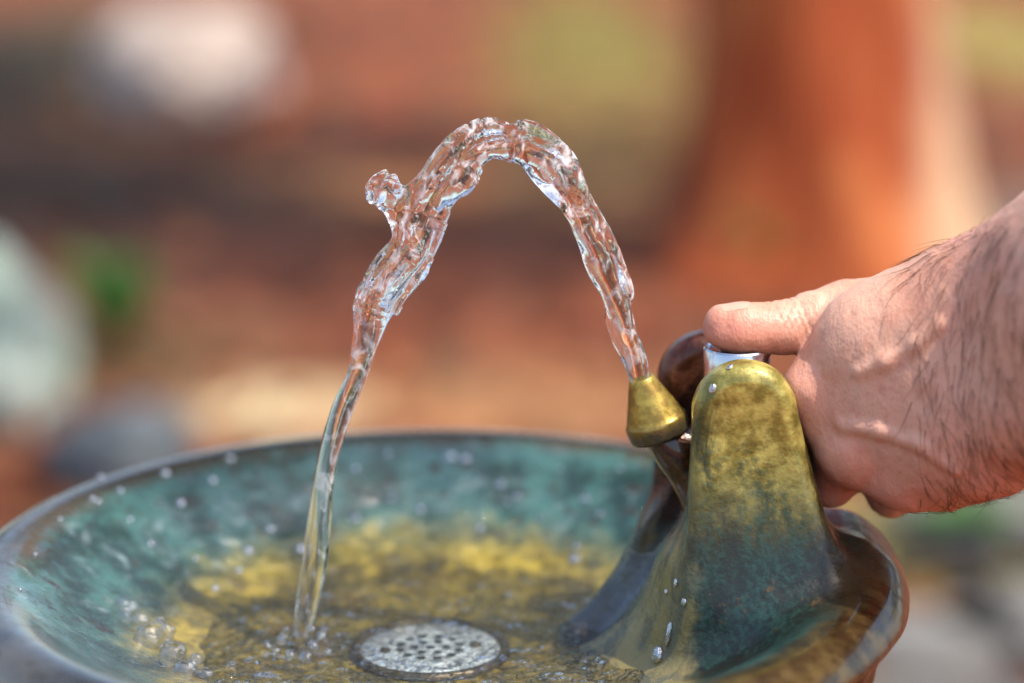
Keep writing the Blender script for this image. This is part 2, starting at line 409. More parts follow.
def sd_fin(p, s):
    y0 = s*FIN_Y
    q = np.stack([p[:,0]+(.0105 if s > 0 else 0.), p[:,2]], 1)
    a = np.array([FIN_X-.0005, .0665]); b = np.array([FIN_X+.0105, -.03])
    ab = b-a; t = np.clip(((q-a)@ab)/(ab@ab), 0, 1)
    d2 = np.linalg.norm(q-(a+t[:,None]*ab), axis=1)-(.0205+(.0375-.0205)*t**1.15)
    h = .0025+.006*sst(.07, -.02, p[:,2]); rd = .0068
    yy = p[:,1]-y0-s*.006*sst(.06, -.02, p[:,2])
    wx = d2+rd; wy = np.abs(yy)-h
    return np.minimum(np.maximum(wx, wy), 0)+np.hypot(np.maximum(wx, 0), np.maximum(wy, 0))-rd
def sd_block(p):
    q = p-np.array([.137, 0, -.022]); tz = 1.0
    # rounded block whose front falls away as a chute
    d = np.abs(q)-np.array([.030, .017, .022])
    bx = np.linalg.norm(np.maximum(d, 0), axis=1)+np.minimum(d.max(1), 0)-.012
    ch = capsule(p, (.112, 0, -.006), (.075, 0, -.052), .0165, .0125)
    return smin(bx, ch, .02)
def sd_neck(p):
    n = capsule(p, (.118, 0, .012), (.100, 0, .044), .0105, .0085)
    n = smin(n, capsule(p, (.100, 0, .044), (.0935, 0, .0505), .0085, .0075), .006)
    boss = capsule(p, (FIN_X-.001, 0, .0), (FIN_X-.001, 0, .052), .016, .0155)
    return smin(n, boss, .008)
def sd_ridge(p, s):
    if s > 0: return capsule(p, (.098, .027, -.006), (.061, .019, -.052), .0115, .0095)
    return capsule(p, (.113, -.023, -.014), (.072, -.006, -.054), .0105, .0085)
def sd_fount(p):
    d = smin(smin(sd_bowl(p), sd_shelf(p), .016), sd_block(p), .016)
    for s in (-1, 1):
        f = smin(sd_fin(p, s), sd_ridge(p, s), .017)
        d = smin(d, f, .017)
    d = smax(d, -sd_chan(p), .007)
    return smin(d, sd_neck(p), .007)
def sd_chan(p): return capsule(p, (.109, .003, .0215), (.064, .008, -.0325), .0098, .0080)
def sd_shelf(p): return smax(ellipsoid(p, (.153, 0, -.0150), (.045, .062, .0148)), np.hypot(p[:,0], p[:,1])-.183, .006)
V, Fq, N = surface(sd_fount, (-.204, -.204, -.068), (.204, .204, .100), .0016)
print('fountain', len(V))
fc = V[Fq].mean(1)
cls_ = np.stack([np.minimum(sd_bowl(fc), sd_shelf(fc)), np.minimum(sd_block(fc), sd_neck(fc)),
                np.minimum(sd_fin(fc, -1), sd_ridge(fc, -1)), np.minimum(sd_fin(fc, 1), sd_ridge(fc, 1))], 1).argmin(1)
cls = np.where(sd_chan(fc) < .0055, 1, cls_)
WET_SHADE = np.maximum(sst(.0075, .0035, sd_chan(V)), sst(.004, .001, sd_neck(V)))  # chute is wet; the neck's shade is painted as dark colour
M_BR = mat_bronze(); M_BRASS = mat_brass(); M_CH = mat_chrome(); M_DRAIN = mat_drain(); M_DARK = mat_dark()
fount = empty('drinking_fountain', BASE, 'weathered bronze drinking fountain bowl with two upright shields, brass spout and push button', 'drinking fountain')
for k, nm in enumerate(('bowl', 'spout_housing', 'shield', 'shield')):
    v, f, n = submesh(V, Fq, N, cls == k); wet_shade = WET_SHADE[np.unique(Fq[cls == k])]
    o = mesh_obj(nm, v, f, M_BR, fount, True, n)
    at = o.data.attributes.new('wet_shade', 'FLOAT', 'POINT'); at.data.foreach_set('value', wet_shade.astype(np.float32))
    if k == 2: o['label'] = 'front shield, golden with dark teal patina'
    if k == 3: o['label'] = 'rear shield, dark reddish brown inside'
# brass spout cone
noz = [(.0,-.0008),(.0060,-.0008),(.0108,-.0008),(.0117,-.0004),(.0122,.0004),(.0124,.0012),(.0127,.0056),(.0126,.0064),(.0122,.0070),(.0117,.0076),(.0112,.0092),(.0086,.0158),(.0058,.0230),(.0053,.0243),(.0049,.0249),(.0044,.0250),(.0038,.0247),(.0035,.018)]
v, f = lathe(noz, 64)
sp = mesh_obj('spout', v, f, M_BRASS, fount); sp.location = (.0930, 0, .0502); sp.rotation_euler = (0, R(-19), 0)
# push button, cap + sleeve
bt = [(0,.0),(.0135,.0),(.0135,.0385),(.0130,.0392),(.0122,.0392),(.0119,.0380),(.0,.0378)]
v, f = lathe(bt, 64); b = mesh_obj('push_button', v, f, M_CH, fount, False); b.location = (FIN_X-.0015, 0, .0475)
b.data.polygons.foreach_set('use_smooth', [abs(q.normal.z) < .3 for q in b.data.polygons])
# drain : ring, plate with holes, screws
v, f = lathe([(.0290,-.0015),(.0290,.0016),(.0300,.0022),(.0325,.0020),(.0332,.0)], 64)
dr = mesh_obj('drain', v, f, M_BRASS, fount); dr.location = (0, 0, -.0418)
pv, pf = lathe([(0,.0012),(.014,.0011),(.0285,.0006),(.0289,-.001)], 64)
mesh_obj('strainer_plate', pv, pf, M_DRAIN, dr)
holes = [(0,0,0)]+[(.0065, k*60, 0) for k in range(6)]+[(.0125, k*30+15, 0) for k in range(12)]
for (rr, an, _) in holes:
    bm = bmesh.new(); bmesh.ops.create_circle(bm, cap_ends=True, radius=.0019, segments=16)
    bm_obj('drain_hole', bm, M_DARK, dr, False, (rr*math.cos(R(an)), rr*math.sin(R(an)), .0015))
for s in (-1, 1):
    bm = bmesh.new(); bmesh.ops.create_uvsphere(bm, u_segments=16, v_segments=8, radius=.0026)
    bmesh.ops.scale(bm, vec=(1,1,.45), verts=bm.verts)
    bm_obj('screw', bm, M_BRASS, dr, True, (s*.0185, .003*s, .0012))
# pedestal down to the ground
ped = [(0,-.052),(.05,-.053),(.075,-.060),(.062,-.085),(.05,-.12),(.046,-.3),(.05,-.6),(.062,-.78),(.11,-.84),(.125,-.86),(.125,-.905)]
v, f = lathe([tuple(q) for q in chaikin(np.array(ped), 2)], 48)
mesh_obj('pedestal', v, f, M_BR, fount)

# ------------------------------------------------------------------ water in the bowl
M_GL = mat_glass(); M_FILM = mat_film(); M_DROP = mat_drop(1.6, .6, .05); M_BUB = mat_drop(1.8, .14, .02)
LAND = np.array([-.0545, .002])
na, nr = 220, 130; V = []; Fc = []
WZ = -.0375
pr = np.linspace(.004, 1, nr)
rmax = .1175
xy = np.array([(rmax*q*math.cos(2*math.pi*a/na), rmax*q*math.sin(2*math.pi*a/na)) for q in pr for a in range(na)])
dl = np.hypot(*(xy-LAND).T); dh = np.hypot(xy[:,0]-.07, xy[:,1])
rip = .0007*np.sin(dl*2*math.pi/.0085)*np.exp(-dl/.022)*sst(.004, .012, dl)
rip += .0002*np.sin(dh*2*math.pi/.007+2*vnoise(np.c_[xy*40, xy[:,0]*0]))*np.exp(-dh/.04)
rip += .0014*fbm(np.c_[xy*85, xy[:,0]*0], 3)
rip += .0035*np.exp(-(dl/.009)**2)
z = WZ+rip*np.clip((rmax-np.hypot(*xy.T))/.02, .15, 1)
V = np.c_[xy, z]
for j in range(nr-1):
    for a in range(na):
        k = (a+1) % na; Fc.append((j*na+a, (j+1)*na+a, (j+1)*na+k, j*na+k))
pool = mesh_obj('pooled_water', V, Fc, M_FILM, None, True, None, BASE)
tag(pool, 'thin rippling sheet of clear water pooled in the bowl bottom', 'water', kind='structure')

# the jet : pixel outline at the spout's own plane
def J(px, py):
    a = P(px, py, 1.)-CAM; t = (0-CAM.y)/a.y; q = CAM+a*t-BASE
    return (q.x, q.z)
jet = [(641,384,10),(636,362,11.5),(629,335,13),(616,294,14),(603,266,16),(587,226,17),(571,200,18.5),(556,178,20),(541,158,21),(524,146,21),(505,143,19.5),(487,142,20),(469,152,24),(452,170,26),(437,192,26),(424,216,23),(418,240,20),(410,256,22),(397,272,23),(380,294,20.5),(372,315,16),(366,340,13.5),(358,372,13),(344,402,12.5),(332,441,11),(323,483,11),(319,524,12.5),(315,566,13.5),(307,607,11.5),(300,636,6.5),(298,652,9)]
JP = np.array([J(a, b) for a, b, _ in jet]); JR = np.array([c/F_*.975*.98 for _, _, c in jet])
def resamp(P_, r_, m):
    for _ in range(m):
        n_ = len(P_); Q = np.empty((2*n_-2, 2)); q = np.empty(2*n_-2)
        Q[0::2] = .75*P_[:-1]+.25*P_[1:]; Q[1::2] = .25*P_[:-1]+.75*P_[1:]
        q[0::2] = .75*r_[:-1]+.25*r_[1:]; q[1::2] = .25*r_[:-1]+.75*r_[1:]
        P_ = np.vstack([P_[:1], Q, P_[-1:]]); r_ = np.r_[r_[:1], q, r_[-1:]]
    return P_, r_
JP, JR = resamp(JP, JR, 1)
JS = np.r_[0, np.cumsum(np.linalg.norm(np.diff(JP, axis=0), axis=1))]
BL = [(*J(383,191), 17/F_*.975), (*J(398,212), 12.5/F_*.975), (*J(410,234), 12/F_*.975)]
def sd_jet(p, disp=True):
    q = p[:, [0, 2]]; best = np.full(len(p), 9.); s = np.zeros(len(p)); tt = np.zeros(len(p)); rr = np.ones(len(p))
    for i in range(len(JP)-1):
        a, b = JP[i], JP[i+1]; ab = b-a; L = math.hypot(*ab)
        t = np.clip(((q-a)@ab)/(L*L), 0, 1); e = q-a-t[:,None]*ab
        r = JR[i]+(JR[i+1]-JR[i])*t
        fl = .80
        d = np.sqrt((e**2).sum(1)+(p[:,1]/fl)**2)-r
        m = d < best
        best = np.where(m, d, best); s = np.where(m, JS[i]+t*L, s)
        tt = np.where(m, (e[:,0]*ab[1]-e[:,1]*ab[0])/L, tt); rr = np.where(m, r, rr)
    d = best*.88
    bl = capsule(p, (BL[0][0], .001, BL[0][1]), (BL[0][0], -.001, BL[0][1]), BL[0][2], BL[0][2])
    bl = smin(bl, capsule(p, (BL[0][0], 0, BL[0][1]), (BL[1][0], 0, BL[1][1]), BL[1][2]*.9, BL[1][2]*.8), .003)
    bl = smin(bl, capsule(p, (BL[1][0], 0, BL[1][1]), (BL[2][0], 0, BL[2][1]), BL[1][2]*.8, BL[2][2]), .003)
    d = smin(d, bl, .005)
    if disp:
        up = sst(.275, .19, s); st = sst(.0, .02, s)
        n1 = snoise(np.c_[s*85, tt*150+9, p[:,1]*150]); n2 = snoise(p*np.array([330, 330, 330]))
        n3 = snoise(np.c_[s*24, tt*260+3+s*14, p[:,1]*260]); n4 = snoise(np.c_[s*62+3, tt*50, p[:,1]*90])
        amp = st*(.5+.5*up)
        d = d+amp*rr*((.22*n1+.02*n2)*up+.26*n3+.25*n4*(.5+.5*up))
    return d
V, Fq, N = surface(sd_jet, (-.085, -.02, -.048), (.098, .02, .185), 0.0007, newton=1, slack=2.6)
print('jet', len(V))
j = mesh_obj('water_jet', V, Fq, M_GL, None, True, N, BASE)
tag(j, 'arching jet of clear water rising from the brass spout and falling into the bowl', 'water jet')

# drops
def drop_mesh(sx=1, sy=1, sz=1):
    bm = bmesh.new(); bmesh.ops.create_icosphere(bm, subdivisions=3, radius=1)
    for v in bm.verts:
        k = 1+.12*math.sin(3*v.co.x+2*v.co.y)
        v.co = Vector((v.co.x*sx*k, v.co.y*sy, v.co.z*sz*k))
    me = bpy.data.meshes.new('water_drop'); bm.to_mesh(me); bm.free()
    me.polygons.foreach_set('use_smooth', [True]*len(me.polygons)); me.materials.append(M_DROP); return me
DM = [drop_mesh(1, 1, .75), drop_mesh(1, .8, .9), drop_mesh(.85, 1, 1)]
def hit(px, py, offs=0.):                          # march the view ray to the fountain surface
    d = (P(px, py, 1.)-CAM).normalized(); o = np.array(CAM-BASE); dd = np.array(d); t = .72
    for _ in range(120):
        s = float(sd_fount((o+dd*t)[None])[0])
        if s < 2e-4: break
        t += s*.8
    p = o+dd*t; e = 1e-3
    g = np.array([float(sd_fount((p+k)[None])[0]-sd_fount((p-k)[None])[0]) for k in np.eye(3)*e]); g /= np.linalg.norm(g)
    return Vector(p)+BASE, Vector(g)
def drop(px, py, r, label, group, stretch=None, float_=0.):
    p, n = hit(px, py)
    o = bpy.data.objects.new('water_drop', random.choice(DM)); link(o)
    o.rotation_euler = n.to_track_quat('Z', 'Y').to_euler()
    o.location = p+n*(r*.15+float_); o.scale = (r, r, r)
    if stretch: o.scale = (r, r*stretch, r*.75)
    tag(o, label, 'water drop', group)
for (px, py, r, st, lb) in [(713,389,.0016,1.7,'larger clear drop running down the upper left of the front shield'),(730,367,.0011,1.6,'small clear drop near the rounded top of the front shield'),
        (658,655,.0030,1.5,'large oval drop at the end of a run on the lower front slope'),(669,634,.0017,3.0,'long thin trickle of water above the large oval drop'),
        (684,602,.0013,1.2,'small round drop on the slope below the front shield'),(666,592,.0011,1.2,'tiny drop beside the left foot of the front shield'),
        (676,583,.0012,1.6,'tiny flattened drop at the left foot of the front shield')]:
    drop(px, py, r, lb, 'drops on the front shield', st)
for (px, py, r) in [(101,478,.0016),(92,500,.0015),(98,502,.0014),(165,474,.0015),(212,482,.0018),(120,492,.0012),(270,530,.0019),(247,553,.0017),(300,551,.0015),(238,571,.0012),(450,458,.0015),(465,460,.0017),(500,485,.0018),(517,498,.0015),(508,503,.0013),(577,548,.0018),(575,560,.0018),(388,455,.0012),(355,470,.0012),(560,470,.0012),(620,470,.0011),(391,500,.0014),(355,520,.0016),(130,520,.0011),(180,505,.0013),(420,510,.0012),(600,515,.0013),(85,470,.0012),(230,460,.0012),(330,470,.0012),(60,520,.0012),(35,555,.001),(20,590,.001),(150,545,.0013),(195,560,.0014),(215,590,.0013),(540,520,.0013),(480,530,.0014),(585,500,.0012)]:
    drop(px, py, r*random.uniform(.9, 1.9), 'tiny clear bead of splashed water on the bowl wall', 'splashed beads on the bowl wall')
# splash lobes at the left edge of the pool
def sd_splash(p):
    d = None
    for k in range(len(SPL)):
        c, r = SPL[k]; e = np.linalg.norm(p-c, axis=1)-r
        d = e if d is None else smin(d, e, .0022)
    return d+.0006*vnoise(p*420)
SPL = []
for (px, py, r, h) in [(124,606,9,.012),(124,618,6,.009),(118,632,9,.005),(150,640,14,.006),(166,632,8,.010),(160,622,5,.013),(172,655,12,.003),(140,652,12,.002),(185,672,10,.001),(158,672,9,.001),(122,640,8,.002),(205,676,8,.0),(196,660,6,.004),(132,610,7,.010),(140,622,8,.008),(108,640,7,.003),(148,668,10,.001),(178,650,6,.005),(112,622,5,.009),(282,640,5,.003),(314,646,5,.003),(290,656,5,.002),(306,658,6,.002),(276,652,4,.003),(322,636,4,.004),(286,630,3,.007),(312,628,3,.008),(328,652,4,.002),(268,645,3,.003)]:
    q = G(px, py, BOWL_Z+WZ+h)-BASE; SPL.append((np.array(q), r*1.2/F_*.95))
SPALL = SPL
for sel, lb in ((lambda q: q[0] < -.085, 'knobbly splash of clear bubbles at the left edge of the pool'), (lambda q: q[0] >= -.085, 'small ring of splashing bubbles where the falling jet lands')):
    SPL = [q for q in SPALL if sel(q[0])]; cs = np.array([q[0] for q in SPL])
    V, Fq, N = surface(sd_splash, cs.min(0)-.012, cs.max(0)+.012, .0007, newton=1, slack=2.2)
    tag(mesh_obj('water_splash', V, Fq, M_BUB, None, True, N, BASE), lb, 'splash')

# ------------------------------------------------------------------ hand
def hd(d): return .944-(.944-d)*.40 if d < .944 else d
def H(px, py, d): return np.array(P(px, py, hd(d))-BASE)
def cm(px, d): return px/F_*d
HP = []                                            # (a, b, ra, rb, k)
def hc(a, b, ra, rb, k=.012): HP.append((H(*a), H(*b), ra*hd(a[2])/a[2], rb*hd(b[2])/b[2], k))
# forearm (two bones side by side)
hc((955,318,.928), (1130,243,.80), .0235, .034, .02)
hc((958,418,.925), (1130,362,.80), .0262, .036, .022)
hc((1130,300,.80), (1700,60,.50), .040, .052, .02)
# back of the hand: metacarpals
hc((955,318,.925), (872,340,.940), .0225, .0195, .02)
hc((955,355,.922), (822,392,.951), .0215, .0150, .02)
hc((955,395,.922), (853,448,.948), .0210, .0135, .02)
hc((958,428,.925), (902,474,.947), .0205, .0112, .02)
hc((970,440,.925), (945,470,.950), .0200, .0115, .02)
# palm bulk behind
hc((950,360,.950), (860,390,.975), .026, .022, .02)
# index, middle, ring, little: curl away under the hand
hc((818,394,.953), (815,440,.985), .0118, .0105, .006)
hc((815,440,.985), (845,430,1.005), .0105, .009, .004)
hc((852,450,.951), (830,480,.973), .0122, .0104, .006)
hc((830,480,.973), (862,465,1.0), .0106, .009, .004)
hc((904,479,.950), (893,486,.985), .0108, .0102, .005)
hc((890,492,.985), (910,465,1.005), .0102, .009, .004)
hc((945,482,.953), (930,488,.985), .0105, .0095, .005)
FINGER = len(HP)
# thumb : own chain, blended only at its root
TH = [((723,322,.957), .0069), ((742,326,.957), .0087), ((765,329,.958), .0092), ((786,327,.960), .0103), ((815,322,.963), .0116), ((848,318,.966), .0150), ((900,320,.955), .0190)]
def sd_thumb(p):
    d = None
    for (a, ra), (b, rb) in zip(TH[:-1], TH[1:]):
        e = capsule(p, H(*a), H(*b), ra, rb); d = e if d is None else smin(d, e, .004)
    # flattened pad on the button
    pad = ellipsoid(p, H(738,336,.957), (.0125, .0086, .0056))
    return smin(d, pad, .006)
KN = [(H(806,392,.944), .0080), (H(851,454,.935), .0080), (H(904,479,.935), .0080)]
def sd_hand0(p):
    d = None
    for (a, b, ra, rb, k) in HP:
        e = capsule(p, a, b, ra, rb); d = e if d is None else smin(d, e, k)
    for c, r in KN: d = smin(d, np.linalg.norm(p-c, axis=1)-r, .008)
    # soft muscle between thumb and index
    d = smin(d, ellipsoid(p, H(888,336,.941), (.0225, .018, .0195)), .012)
    t = sd_thumb(p)
    return smin(d, t, .0035)
VEIN = [[(842,425),(880,432),(920,445),(955,470)],[(860,372),(885,362),(915,345),(940,325)]]
def build_hand():
    V0 = [ray_hand(*q) for l in VEIN for q in l]
    seg = []; i = 0
    for l in VEIN:
        for k in range(len(l)-1): seg.append((V0[i+k], V0[i+k+1]))
        i += len(l)
    return seg
def ray_hand(px, py):
    o = np.array(CAM-BASE); dd = np.array((P(px, py, 1.)-CAM).normalized()); t = .7
    for _ in range(80):
        s = float(sd_hand0((o+dd*t)[None])[0]); t += s*.8
        if s < 1e-4: break
    return o+dd*(t+.0002)
VS = build_hand()
def sd_hand(p):
    d = sd_hand0(p)
    for a, b in VS: d = smin(d, capsule(p, a, b, .0009, .0009), .005)
    # tendons, creases and loose skin
    q = p*1.0
    d = d+.00045*vnoise(q*90)+.00020*vnoise(np.c_[q[:,0]*330, q[:,1]*200, q[:,2]*150])
    # thumb joint creases
    for k, px in enumerate((771, 777, 783, 789, 796)):
        c = H(px, 300, .960); n = H(px+10, 300, .960)-H(px, 304, .960); n /= np.linalg.norm(n)
        dd = (p-c)@n; m = sst(.022, .012, np.linalg.norm(p-c, axis=1))
        d = d+.00055*m*np.exp(-(dd/.0008)**2)
    return d
lo = np.min([np.minimum(a-ra, b-rb) for a, b, ra, rb, k in HP[3:]], axis=0)-.03
V, Fq, N = surface(sd_hand, (.07, -.33, -.05), (.50, .075, .30), .0014, newton=2, slack=2.2)
print('hand', len(V))
M_SKIN = mat_skin()
hand = mesh_obj('person', V, Fq, M_SKIN, None, True, N, BASE)
tag(hand, 'hairy left hand and forearm of a person, thumb pressing the button between the shields', 'person')
red = np.zeros(len(V))
for (px, py, d, r) in [(806,395,.945,.014),(851,458,.938,.013),(903,487,.938,.014),(715,335,.955,.013),(760,345,.955,.018),(985,470,.9,.03),(1000,260,.89,.03),(830,490,.955,.015)]:
    red += np.exp(-(np.linalg.norm(V-H(px, py, d), axis=1)/r)**2)*.8
at = hand.data.attributes.new('redness', 'FLOAT', 'POINT'); at.data.foreach_set('value', np.clip(red, 0, 1).astype(np.float32))
# thumb nail: a curved plate lying on the top of the thumb tip
nv, nf = [], []
tc = H(736,322,.957)
for i in range(13):
    for k in range(11):
        u = (i/12-.5); v_ = (k/10-.5)
        x_ = u*.0125; y_ = v_*.0115
        w_ = max(.2, 1-abs(2*u)**4)**.5
        nv.append((tc[0]+x_-.001, tc[1]+y_*w_, tc[2]+.0080+.0008*u-.30*(y_**2)/.0115*1.6-.10*x_*x_/.01))
for i in range(12):
    for k in range(10):
        nf.append((i*11+k, (i+1)*11+k, (i+1)*11+k+1, i*11+k+1))
nv = np.array(nv)
# hair lying along the back of the hand and wrist
def proj_hand(p, fn=None):
    fn = fn or sd_hand0; e = 4e-4
    for _ in range(3):
        g = np.stack([fn(p+d)-fn(p-d) for d in np.eye(3)*e], 1)/(2*e); g /= np.linalg.norm(g, axis=1, keepdims=True)
        p = p-fn(p)[:,None]*g
    return p, g
for _ in range(2):
    nvp, g_ = proj_hand(nv)
nail = mesh_obj('thumbnail', nvp+g_*.00016, nf, mat_nail(), None, True, None)
nail.parent = hand
view = np.array(CAM-BASE)
npx = None
rel = V-view; zc = rel[:,1]*CP-rel[:,2]*SP; yc = -rel[:,1]*SP-rel[:,2]*CP
ppx = 512+F_*rel[:,0]/zc; ppy = 341.5+F_*yc/zc
facing = (N*(-rel/np.linalg.norm(rel, axis=1, keepdims=True))).sum(1)
dens = sst(870, 960, ppx)*sst(1080, 1030, ppx)*(ppy > 225)*(facing > -.25)
dens *= .25+.75*np.exp(-((ppx-(925+(ppy-250)*.22))/45)**2)+.35*sst(970, 1010, ppx)
pick = RNG.choice(len(V), 520, replace=False, p=dens/dens.sum())
hp = V[pick]; hn = N[pick]; NH = len(pick)
hpx = ppx[pick]; hpy = ppy[pick]
ang = R(74)+RNG.normal(0, .28, NH)-sst(935, 1010, hpx)*R(18)+sst(470, 300, hpy)*R(10)*(hpx < 950)
dirs = np.cos(ang)[:,None]*np.array([1, 0, 0])+np.sin(ang)[:,None]*np.array([0, SP, -CP])*1.0
leng = .010+.012*RNG.random(NH)
S = 8; pts = [hp]; cur = hp.copy()
curl = RNG.normal(0, .35, NH); rl = RNG.random(NH)*(1+2.2*(RNG.random(NH) < .25))
for k in range(S):
    d = dirs-(dirs*hn).sum(1)[:,None]*hn; d /= np.linalg.norm(d, axis=1, keepdims=True)
    cur = cur+d*(leng/S)[:,None]
    cur, hn = proj_hand(cur, sd_hand)
    lift = (.0003+.0016*((k+1)/S)*rl)
    pts.append(cur+hn*lift[:,None])
    dirs = dirs+np.cross(hn, dirs)*(curl/S)[:,None]
hv, hf = [], []
PT = np.array(pts)                                   # S+1, NH, 3
for i in range(NH):
    b0 = len(hv); rad = .00008+.00006*random.random()
    for k in range(S+1):
        tdir = PT[min(k+1, S), i]-PT[max(k-1, 0), i]; tdir /= np.linalg.norm(tdir)+1e-9
        a = np.cross(tdir, [.3, .5, .8]); a /= np.linalg.norm(a); b_ = np.cross(tdir, a)
        rk = rad*(1-.8*k/S)
        for q in range(3):
            th = q*2*math.pi/3; hv.append(PT[k, i]+(a*math.cos(th)+b_*math.sin(th))*rk)
    for k in range(S):
        for q in range(3):
            hf.append((b0+k*3+q, b0+k*3+(q+1) % 3, b0+k*3+3+(q+1) % 3, b0+k*3+3+q))
mesh_obj('arm_hair', hv, hf, mat_hair(), hand, True)

# ------------------------------------------------------------------ ground and background
def sp_(px, py, rx, ry, col, amt): q = G(px, py); return (q.x, q.y, rx, ry, col, amt)
spots = [sp_(275,405,.20,.20,(.75,.58,.32),1), sp_(590,50,.42,3.0,(.20,.165,.025),.95), sp_(620,120,.30,1.2,(.22,.13,.03),.8), sp_(560,180,.25,.9,(.25,.15,.05),.6), sp_(330,200,.45,.6,(.40,.17,.05),.7),  # first spot: a sun dapple painted as pale earth
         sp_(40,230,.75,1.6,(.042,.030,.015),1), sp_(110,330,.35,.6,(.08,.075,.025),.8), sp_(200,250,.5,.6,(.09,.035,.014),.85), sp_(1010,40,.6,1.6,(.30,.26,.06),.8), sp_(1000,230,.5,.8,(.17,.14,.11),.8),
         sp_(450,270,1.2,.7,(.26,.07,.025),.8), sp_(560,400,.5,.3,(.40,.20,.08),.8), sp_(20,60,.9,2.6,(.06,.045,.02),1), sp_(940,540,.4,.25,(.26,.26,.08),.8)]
bm = bmesh.new(); n_ = 60
bmesh.ops.create_grid(bm, x_segments=n_, y_segments=n_, size=400)
g_o = bm_obj('ground', bm, mat_ground(spots), None, True)
tag(g_o, kind='structure')
# boulders
def boulder(name, px, py, w_, d_, h_, mat, label, cat, seed, rz=0):
    bm = bmesh.new(); bmesh.ops.create_icosphere(bm, subdivisions=5, radius=1)
    co_ = np.array([v.co[:] for v in bm.verts])
    dsp = .22*fbm(co_*1.3+seed*3.1, 4)+.05*vnoise(co_*9+seed)
    for v, s in zip(bm.verts, dsp):
        v.co = v.co*(1+s); v.co = Vector((v.co.x*w_/2, v.co.y*d_/2, v.co.z*h_*.62+h_*.34))
    o = bm_obj(name, bm, mat, None, True, G(px, py)); o.rotation_euler[2] = rz
    return tag(o, label, cat)
M_PALE = mat_rock('pale_stone', (.46,.36,.30), (.58,.47,.40)); M_LICH = mat_rock('lichen_stone', (.30,.38,.32), (.46,.52,.46), (.16,.26,.14)); M_DSTONE = mat_rock('dark_stone', (.05,.06,.07), (.12,.14,.15))
boulder('boulder', 195, 112, .56, .45, .36, M_PALE, 'pale grey-pink boulder lying far back on the brown earth, upper left', 'boulder', 1)
boulder('boulder', -8, 418, .29, .28, .30, M_LICH, 'pale green-white boulder with lichen at the left edge, behind the bowl', 'boulder', 2)
boulder('boulder', 120, 480, .26, .22, .13, M_DSTONE, 'low dark blue-grey stone just behind the left rim of the bowl', 'boulder', 3)
# paving stones at the lower right
M_PAVE = mat_rock('paving_stone', (.13,.125,.115), (.21,.20,.18))
for i, (px, py, w_, d_, lb) in enumerate([(925,655,.34,.24,'flat grey paving stone beside the fountain, nearest of the four'),(1040,640,.26,.3,'flat grey paving stone at the right edge of the path'),
                                (1000,520,.40,.25,'flat grey paving stone farther back behind the hand'),(880,735,.42,.22,'flat grey paving stone close to the fountain foot')]):
    bm = bmesh.new(); k = 14; top = []
    for a in range(k):
        rr = 1+.16*random.uniform(-1, 1); top.append(bm.verts.new((w_/2*rr*math.cos(2*math.pi*a/k), d_/2*rr*math.sin(2*math.pi*a/k), .035)))
    bm.faces.new(top); r_ = bmesh.ops.extrude_face_region(bm, geom=bm.faces[:])
    bmesh.ops.translate(bm, vec=(0, 0, -.05), verts=[e for e in r_['geom'] if isinstance(e, bmesh.types.BMVert)])
    bmesh.ops.recalc_face_normals(bm, faces=bm.faces[:]); bmesh.ops.bevel(bm, geom=bm.edges[:], offset=.008, segments=2, affect='EDGES')
    tag(bm_obj('paving_stone', bm, M_PAVE, None, False, G(px, py)), lb, 'paving stone', 'paving stones beside the fountain')
# fallen branch
def tube(pts, rad, n=12):
    V, Fc = [], []
    pts = [Vector(p) for p in pts]
    for i, p in enumerate(pts):
        t = (pts[min(i+1, len(pts)-1)]-pts[max(i-1, 0)]).normalized()
        a = t.cross(Vector((.31,.2,.93))); a.normalize(); b = t.cross(a)
        for q in range(n):
            th = 2*math.pi*q/n; V.append(p+(a*math.cos(th)+b*math.sin(th))*rad[i])
    for i in range(len(pts)-1):
        for q in range(n):
            k = (q+1) % n; Fc.append((i*n+q, i*n+k, (i+1)*n+k, (i+1)*n+q))
    Fc.append(tuple(range(n-1, -1, -1))); Fc.append(tuple((len(pts)-1)*n+q for q in range(n)))
    return V, Fc
M_DBR = mat_rock('dark_branch_bark', (.02,.02,.025), (.05,.045,.045))
z_ = Vector((0, 0, .03))
bp = [G(880,575)+z_, G(930,578)+z_*1.4, G(985,572)+z_*1.6, G(1060,585)+z_*1.3, G(1150,580)+z_]
v, f = tube(bp, [.012,.020,.024,.026,.028]); br = mesh_obj('fallen_branch', v, f, M_DBR)
tag(br, 'dark forked branch lying on the ground at right, behind the bowl', 'branch')
v, f = tube([G(960,575)+z_*1.5, G(985,620)+z_*1.5, G(1012,660)+z_*1.3, G(1030,720)+z_], [.018,.016,.013,.009]); mesh_obj('twig', v, f, M_DBR, br)

